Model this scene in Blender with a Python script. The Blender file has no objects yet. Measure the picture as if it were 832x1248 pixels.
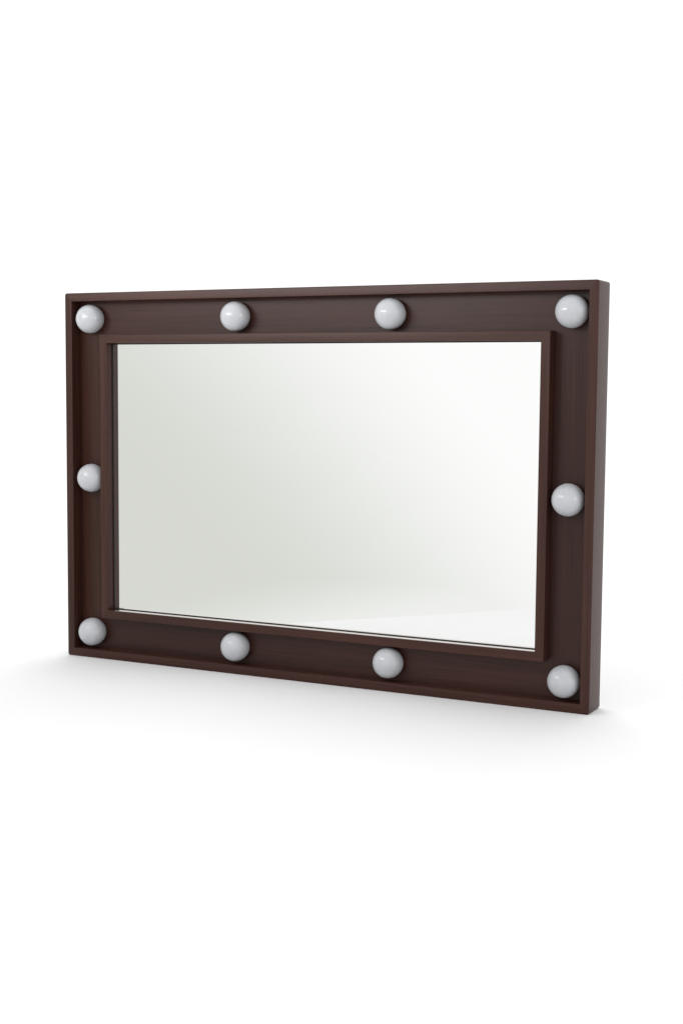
import bpy, bmesh, math
from mathutils import Vector
S = bpy.context.scene
COL = S.collection

# ---------------------------------------------------------------- camera
cam_data = bpy.data.cameras.new("camera")
cam = bpy.data.objects.new("camera", cam_data)
COL.objects.link(cam)
cam.location = (1.63468, -2.09549, 0.50872)
cam.rotation_euler = (1.480079, -0.0081, 0.471312)
cam_data.sensor_fit = 'VERTICAL'
cam_data.sensor_height = 36.0
cam_data.lens = 1728.1 / 1248.0 * 36.0
cam_data.clip_start = 0.01
cam_data.clip_end = 200
S.camera = cam

# ---------------------------------------------------------------- exposure
S.view_settings.view_transform = 'Standard'
S.view_settings.look = 'None'
S.view_settings.exposure = 0
S.view_settings.gamma = 1
S.render.engine = 'CYCLES'
S.cycles.max_bounces = 10
S.cycles.glossy_bounces = 6

# ---------------------------------------------------------------- studio surround
world = bpy.data.worlds.new("World")
S.world = world
world.use_nodes = True
wn, wl = world.node_tree.nodes, world.node_tree.links
wn.clear()
out = wn.new('ShaderNodeOutputWorld')
bg = wn.new('ShaderNodeBackground')
tc = wn.new('ShaderNodeTexCoord')

def band(direction, lo, hi):
    """0..1 smooth step of the view direction's component along a direction"""
    d = wn.new('ShaderNodeVectorMath'); d.operation = 'DOT_PRODUCT'
    d.inputs[1].default_value = Vector(direction).normalized()
    wl.new(tc.outputs['Generated'], d.inputs[0])
    r = wn.new('ShaderNodeMapRange'); r.interpolation_type = 'SMOOTHSTEP'
    r.inputs['From Min'].default_value = lo; r.inputs['From Max'].default_value = hi
    wl.new(d.outputs['Value'], r.inputs['Value'])
    return r.outputs[0]
# white surround; dimmer greenish gradient painted in at front left for the glass to reflect
lit = band((1.0, 0, 0.8), -0.484, -0.289)
behind = band((0, 1, 0), -0.6, -0.2)
mx = wn.new('ShaderNodeMath'); mx.operation = 'MAXIMUM'
low = band((1.0, 0, -3.0), -0.10 / 3.162, 0.10 / 3.162)      # paler band painted in to blend the floor's reflected edge
lw = wn.new('ShaderNodeMath'); lw.operation = 'MULTIPLY_ADD'
lw.inputs[1].default_value = 0.62
wl.new(low, lw.inputs[0]); lw.inputs[2].default_value = 0
fr = wn.new('ShaderNodeMath'); fr.operation = 'MAXIMUM'
wl.new(lit, fr.inputs[0]); wl.new(lw.outputs[0], fr.inputs[1])
wl.new(fr.outputs[0], mx.inputs[0]); wl.new(behind, mx.inputs[1])
mixc = wn.new('ShaderNodeMix'); mixc.data_type = 'RGBA'
mixc.inputs['A'].default_value = (0.775, 0.788, 0.742, 1)
mixc.inputs['B'].default_value = (1.115, 1.115, 1.115, 1)
wl.new(mx.outputs[0], mixc.inputs['Factor'])
zen = wn.new('ShaderNodeMix'); zen.data_type = 'RGBA'
zen.inputs['B'].default_value = (1.115, 1.115, 1.115, 1)
wl.new(band((0, 0.3, 1), 0.45, 0.85), zen.inputs['Factor'])
wl.new(mixc.outputs['Result'], zen.inputs['A'])
wl.new(zen.outputs['Result'], bg.inputs['Color'])
bg.inputs['Strength'].default_value = 1.0
wl.new(bg.outputs[0], out.inputs[0])

def area(name, loc, target, size, power, color=(1, 1, 1), size_y=None):
    l = bpy.data.lights.new(name, 'AREA')
    l.shape = 'RECTANGLE' if size_y else 'DISK'
    l.size = size
    if size_y: l.size_y = size_y
    l.energy = power
    l.color = color
    o = bpy.data.objects.new(name, l)
    COL.objects.link(o)
    o.location = loc
    o.rotation_euler = (Vector(target) - Vector(loc)).to_track_quat('-Z', 'Y').to_euler()
    return o
strip = area("strip_softbox", (-0.05, -1.1, 0.96), (0.4, 0.0, 0.78), 1.1, 2.9, size_y=0.36)
strip.data.spread = math.radians(95)
area("back_softbox", (-0.5, 3.0, 7.0), (0.2, 0.0, 0.1), 4.5, 260, size_y=4.5)
area("side_lamp", (4.5, -1.2, 1.25), (0.5, 0.0, 0.3), 0.45, 11)

# ---------------------------------------------------------------- materials
def new_mat(name):
    m = bpy.data.materials.new(name)
    m.use_nodes = True
    return m, m.node_tree.nodes, m.node_tree.links, m.node_tree.nodes['Principled BSDF']

def wood_mat(name, dark, light, rough=0.34, spec=0.22):
    m, n, l, b = new_mat(name)
    uv = n.new('ShaderNodeUVMap'); uv.uv_map = 'grain'
    def noise(scale_u, scale_v, detail):
        mp = n.new('ShaderNodeMapping'); mp.inputs['Scale'].default_value = (scale_u, scale_v, 1)
        t = n.new('ShaderNodeTexNoise'); t.inputs['Scale'].default_value = 1
        t.inputs['Detail'].default_value = detail; t.inputs['Roughness'].default_value = 0.6
        l.new(uv.outputs[0], mp.inputs[0]); l.new(mp.outputs[0], t.inputs['Vector'])
        return t
    fine, broad, pore = noise(5, 480, 4), noise(1.8, 70, 3), noise(40, 2600, 1)
    a = n.new('ShaderNodeMath'); a.operation = 'MULTIPLY_ADD'; a.inputs[1].default_value = 0.62
    c = n.new('ShaderNodeMath'); c.operation = 'MULTIPLY'; c.inputs[1].default_value = 0.45
    l.new(broad.outputs['Fac'], c.inputs[0])
    l.new(fine.outputs['Fac'], a.inputs[0]); l.new(c.outputs[0], a.inputs[2])
    r = n.new('ShaderNodeValToRGB')
    r.color_ramp.elements[0].position = 0.34; r.color_ramp.elements[0].color = (*dark, 1)
    r.color_ramp.elements[1].position = 0.66; r.color_ramp.elements[1].color = (*light, 1)
    l.new(a.outputs[0], r.inputs['Fac'])
    slow = noise(0.8, 9, 1)                       # each board has its own tone
    tone = n.new('ShaderNodeMapRange'); tone.inputs['From Min'].default_value = 0.3; tone.inputs['From Max'].default_value = 0.7
    tone.inputs['To Min'].default_value = 0.84; tone.inputs['To Max'].default_value = 1.14
    l.new(slow.outputs['Fac'], tone.inputs['Value'])
    sc = n.new('ShaderNodeVectorMath'); sc.operation = 'SCALE'
    l.new(r.outputs['Color'], sc.inputs[0]); l.new(tone.outputs[0], sc.inputs['Scale'])
    l.new(sc.outputs[0], b.inputs['Base Color'])
    rr = n.new('ShaderNodeMapRange'); rr.inputs['To Min'].default_value = rough - 0.06; rr.inputs['To Max'].default_value = rough + 0.08
    l.new(a.outputs[0], rr.inputs['Value']); l.new(rr.outputs[0], b.inputs['Roughness'])
    bp = n.new('ShaderNodeBump'); bp.inputs['Strength'].default_value = 0.12; bp.inputs['Distance'].default_value = 0.0006
    l.new(pore.outputs['Fac'], bp.inputs['Height']); l.new(bp.outputs[0], b.inputs['Normal'])
    b.inputs['Specular IOR Level'].default_value = spec
    return m
WOOD = wood_mat('stained_mahogany', (0.025, 0.0086, 0.0060), (0.056, 0.0212, 0.0152))
PANEL = wood_mat('stained_panel', (0.020, 0.0074, 0.0052), (0.049, 0.0182, 0.0130), 0.30)

MIRROR, n, l, b = new_mat('silvered_glass')
b.inputs['Base Color'].default_value = (0.872, 0.878, 0.868, 1)
b.inputs['Metallic'].default_value = 1
b.inputs['Roughness'].default_value = 0.0
t = n.new('ShaderNodeTexNoise'); t.inputs['Scale'].default_value = 2.2; t.inputs['Detail'].default_value = 0
bp = n.new('ShaderNodeBump'); bp.inputs['Strength'].default_value = 0.02; bp.inputs['Distance'].default_value = 0.002
tco = n.new('ShaderNodeTexCoord'); l.new(tco.outputs['Object'], t.inputs['Vector'])
l.new(t.outputs['Fac'], bp.inputs['Height']); l.new(bp.outputs[0], b.inputs['Normal'])

OPAL, n, l, b = new_mat('opal_glass')
b.inputs['Roughness'].default_value = 0.075
b.inputs['IOR'].default_value = 1.5
b.inputs['Subsurface Weight'].default_value = 0.6
b.inputs['Subsurface Radius'].default_value = (0.016, 0.016, 0.017)
b.inputs['Subsurface Scale'].default_value = 1.0
t = n.new('ShaderNodeTexNoise'); t.inputs['Scale'].default_value = 70; t.inputs['Detail'].default_value = 2
r = n.new('ShaderNodeValToRGB')
r.color_ramp.elements[0].position = 0.3; r.color_ramp.elements[0].color = (0.445, 0.453, 0.472, 1)
r.color_ramp.elements[1].position = 0.7; r.color_ramp.elements[1].color = (0.48, 0.488, 0.507, 1)
tco = n.new('ShaderNodeTexCoord'); l.new(tco.outputs['Object'], t.inputs['Vector'])
l.new(t.outputs['Fac'], r.inputs['Fac']); l.new(r.outputs[0], b.inputs['Base Color'])

GAP_BLACK, n, l, b = new_mat('gap_black')  # dark of the gap beside the glass, put in as black
b.inputs['Base Color'].default_value = (0.006, 0.005, 0.005, 1)
b.inputs['Roughness'].default_value = 0.7
SHEEN, n, l, b = new_mat('sill_sheen')  # bright metal in place of the sill's own reflection
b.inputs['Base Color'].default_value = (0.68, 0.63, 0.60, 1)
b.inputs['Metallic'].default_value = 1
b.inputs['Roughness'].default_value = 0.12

PAPER, n, l, b = new_mat('white_backdrop_paper')
b.inputs['Roughness'].default_value = 0.9
b.inputs['Specular IOR Level'].default_value = 0.1
t = n.new('ShaderNodeTexNoise'); t.inputs['Scale'].default_value = 3; t.inputs['Detail'].default_value = 3
r = n.new('ShaderNodeValToRGB')
r.color_ramp.elements[0].color = (0.725, 0.725, 0.728, 1)
r.color_ramp.elements[1].color = (0.74, 0.74, 0.742, 1)
tco = n.new('ShaderNodeTexCoord'); l.new(tco.outputs['Object'], t.inputs['Vector'])
l.new(t.outputs['Fac'], r.inputs['Fac']); l.new(r.outputs[0], b.inputs['Base Color'])

# ---------------------------------------------------------------- floor sheet, its near edge bent down
def build_floor():
    bm = bmesh.new()
    fwd = Vector((-0.761, -0.649, 0)).normalized()
    side = Vector((0.649, -0.761, 0)).normalized()
    org = Vector((0, 0, 0))
    prof = [(-3.4, 0), (-1, 0), (-.3, 0), (0.06, 0)]
    R = 1.2
    for i in range(1, 13):
        a = math.radians(90 * i / 12)
        prof.append((0.06 + R * math.sin(a), -R * (1 - math.cos(a))))
    prof.append((0.06 + R, -2.2))
    rows = []
    for u, z in prof:
        rows.append([bm.verts.new(org + fwd * u + side * s + Vector((0, 0, z))) for s in (-3.5, -1.5, 0, 1.5, 3.5)])
    for a, b_ in zip(rows, rows[1:]):
        for i in range(4):
            bm.faces.new((a[i], a[i + 1], b_[i + 1], b_[i]))
    bmesh.ops.recalc_face_normals(bm, faces=bm.faces)
    me = bpy.data.meshes.new('floor'); bm.to_mesh(me); bm.free()
    for p in me.polygons: p.use_smooth = True
    o = bpy.data.objects.new('floor', me); COL.objects.link(o)
    me.materials.append(PAPER)
    o['kind'] = 'structure'
    return o
build_floor()

# ---------------------------------------------------------------- the mirror
W, H, D = 1.0, 0.6674, 0.057       # width, height, depth
LIP = 0.01504                      # width of the outer lip
IN_A, IN_B = 0.07566, 0.09067      # outer and inner edge of the raised inner frame
Y_IN = 0.00155                     # its front, behind the lip's front
Y_REC = 0.0269                     # recessed panel
Y_MIR = 0.0194                     # glass

root = bpy.data.objects.new('vanity_mirror', None)
COL.objects.link(root)
root.location = (0.5, D / 2, 0)
root.empty_display_size = 0.1
root['label'] = 'dark brown wooden dressing room mirror ringed by ten unlit white globe bulbs, on white floor'
root['category'] = 'mirror'
OFF = Vector(root.location)

def link(name, bm, mat, parent=root, smooth=True):
    bmesh.ops.translate(bm, verts=bm.verts, vec=-OFF)
    me = bpy.data.meshes.new(name); bm.to_mesh(me); bm.free()
    me.materials.append(mat)
    for p in me.polygons: p.use_smooth = smooth
    o = bpy.data.objects.new(name, me); COL.objects.link(o)
    o.parent = parent
    if smooth:
        try:
            me.set_sharp_from_angle(angle=math.radians(28))
        except Exception: pass
    return o

NARC = 8
def loop_pts(inset, y, rad):
    """rectangle inset from the outer size, corners rounded; each corner gets NARC+1 points"""
    r = max(rad - inset, 0.0)
    x0, x1, z0, z1 = inset, W - inset, inset, H - inset
    pts = []
    for cx, cz, a0 in ((x1 - r, z1 - r, 0), (x0 + r, z1 - r, 90), (x0 + r, z0 + r, 180), (x1 - r, z0 + r, 270)):
        for i in range(NARC + 1):
            a = math.radians(a0 + 90 * i / NARC)
            pts.append(Vector((cx + r * math.cos(a), y, cz + r * math.sin(a))))
    return pts

def ring(name, prof, rad, mat, closed=True, inner_rad=None):
    """sweep a profile [(inset, y)...] round the rectangle with mitred grain"""
    bm = bmesh.new()
    uvl = bm.loops.layers.uv.new('grain')
    loops = [[bm.verts.new(p) for p in loop_pts(i, y, rad)] for i, y in prof]
    v = [0.0]
    for a, b_ in zip(prof, prof[1:] + prof[:1]):
        v.append(v[-1] + math.hypot(a[0] - b_[0], a[1] - b_[1]))
    N = len(loops[0]); K = len(prof) if closed else len(prof) - 1
    for k in range(K):
        A, B = loops[k], loops[(k + 1) % len(loops)]
        for j in range(N):
            j2 = (j + 1) % N
            f = bm.faces.new((A[j], A[j2], B[j2], B[j]))
            # which rail: corner q = j//(NARC+1); first half of a corner belongs to the rail before it
            q, s = divmod(j, NARC + 1)
            rail = q if s < NARC / 2 else q + 1          # 0 right, 1 top, 2 left, 3 bottom
            rail %= 4
            for lp in f.loops:
                u = lp.vert.co.z if rail in (0, 2) else lp.vert.co.x
                vv = v[k] if lp.vert in (A[j], A[j2]) else v[k + 1]
                lp[uvl].uv = (u + 3.1 * rail, vv + 0.7 * rail)
    bmesh.ops.remove_doubles(bm, verts=bm.verts, dist=1e-6)
    bmesh.ops.recalc_face_normals(bm, faces=bm.faces)
    return link(name, bm, mat)

def edge(i0, y0, di, dy, r, n=4):
    """quarter round between two profile directions: starts at (i0, y0+dy*r) ends (i0+di*r, y0)"""
    out = []
    for k in range(n + 1):
        a = math.radians(90 * k / n)
        out.append((i0 + di * r * (1 - math.cos(a)) , y0 + dy * r * (1 - math.sin(a))))
    return out

# outer frame: back outside -> front outside (rounded) -> front inside (rounded) -> into the recess
R1, R2 = 0.0016, 0.0008
prof = [(0.0012, D), (0.0, D - 0.0012)]
prof += edge(0.0, 0.0, 1, 1, R1)
prof += list(reversed(edge(LIP, 0.0, -1, 1, R2)))
prof += [(LIP, D - 0.0002), (0.004, D)]
prof = prof[:1] + prof[1:]
ring('outer_frame', prof, 0.0042, WOOD)

# raised inner frame
R3 = 0.0009
prof = [(IN_A, Y_REC + 0.004)]
prof += edge(IN_A, Y_IN, 1, 1, R3)
prof += list(reversed(edge(IN_B, Y_IN, -1, 1, R3)))
prof += [(IN_B, Y_REC + 0.004)]
ring('inner_frame', prof, 0.0, WOOD)

# recessed panel that carries the bulbs: four mitred boards
ring('recessed_panel', [(LIP - 0.001, Y_REC), (IN_A + 0.001, Y_REC), (IN_A + 0.001, Y_REC + 0.006), (LIP - 0.001, Y_REC + 0.006)], 0.0, PANEL)

def slab(name, x0, x1, z0, z1, y0, y1, mat, bev=0.0):
    bm = bmesh.new()
    bmesh.ops.create_cube(bm, size=1)
    for v_ in bm.verts:
        v_.co = Vector((x0 + (x1 - x0) * (v_.co.x + .5), y0 + (y1 - y0) * (v_.co.y + .5), z0 + (z1 - z0) * (v_.co.z + .5)))
    if bev:
        bmesh.ops.bevel(bm, geom=bm.edges[:], offset=bev, segments=2, affect='EDGES')
    uvl = bm.loops.layers.uv.new('grain')
    for f in bm.faces:
        for lp in f.loops: lp[uvl].uv = (lp.vert.co.x, lp.vert.co.z)
    return link(name, bm, mat, smooth=False)
slab('mirror_glass', IN_B + 0.0004, W - IN_B - 0.0004, IN_B + 0.0004, H - IN_B - 0.0004, Y_MIR, Y_MIR + 0.004, MIRROR)
# black ring added for the shade in the gap round the glass
G = 0.0022
ring('glass_gap_shade', [(IN_B + 0.0001, Y_MIR - 0.0006), (IN_B + G, Y_MIR - 0.0004), (IN_B + G, Y_MIR + 0.0002), (IN_B + 0.0001, Y_MIR + 0.0002)], 0.0, GAP_BLACK)
# bright strip added to imitate the glossy reflection on the wooden sill
slab('sill_sheen_strip', IN_B + 0.0150, W - IN_B - 0.0003, IN_B + 0.0002, IN_B + 0.0008, Y_IN + 0.0012, Y_MIR - 0.001, SHEEN)
slab('back_board', LIP - 0.002, W - LIP + 0.002, LIP - 0.002, H - LIP + 0.002, D - 0.009, D - 0.005, PANEL)

# bulbs
BR, YB = 0.0258, 0.0142
def bulb_bm():
    bm = bmesh.new()
    SEG, RNG = 64, 36
    rows = []
    amax = math.acos(-(Y_REC + 0.002 - YB) / BR)          # cut just behind the panel
    prof = []
    for i in range(RNG + 1):
        a = amax * i / RNG
        prof.append((BR * math.sin(a), YB - BR * math.cos(a)))
    top = bm.verts.new((0, prof[0][1], 0))
    for r_, y in prof[1:]:
        rows.append([bm.verts.new((r_ * math.cos(2 * math.pi * k / SEG), y, r_ * math.sin(2 * math.pi * k / SEG))) for k in range(SEG)])
    for k in range(SEG):
        bm.faces.new((top, rows[0][k], rows[0][(k + 1) % SEG]))
    for a, b_ in zip(rows, rows[1:]):
        for k in range(SEG):
            bm.faces.new((a[k], b_[k], b_[(k + 1) % SEG], a[(k + 1) % SEG]))
    bm.faces.new(rows[-1])
    bmesh.ops.recalc_face_normals(bm, faces=bm.faces)
    return bm
E, EB, ET = 0.0460, 0.0457, 0.0464
spots = [(E, H - ET), (0.3535, H - ET + .0004), (0.6475, H - ET + .0006), (W - E, H - ET),
         (E, 0.3315), (W - E + 0.0005, 0.3313), (E, EB), (0.3543, EB), (0.6505, EB), (W - E, EB)]
first = None
for x, z in spots:
    if first is None:
        bm = bulb_bm()
        me = bpy.data.meshes.new('light_bulb'); bm.to_mesh(me); bm.free()
        me.materials.append(OPAL)
        for p in me.polygons: p.use_smooth = True
        o = first = bpy.data.objects.new('light_bulb', me)
    else:
        o = first.copy()
    COL.objects.link(o)
    o.parent = root
    o.location = Vector((x, 0, z)) - OFF
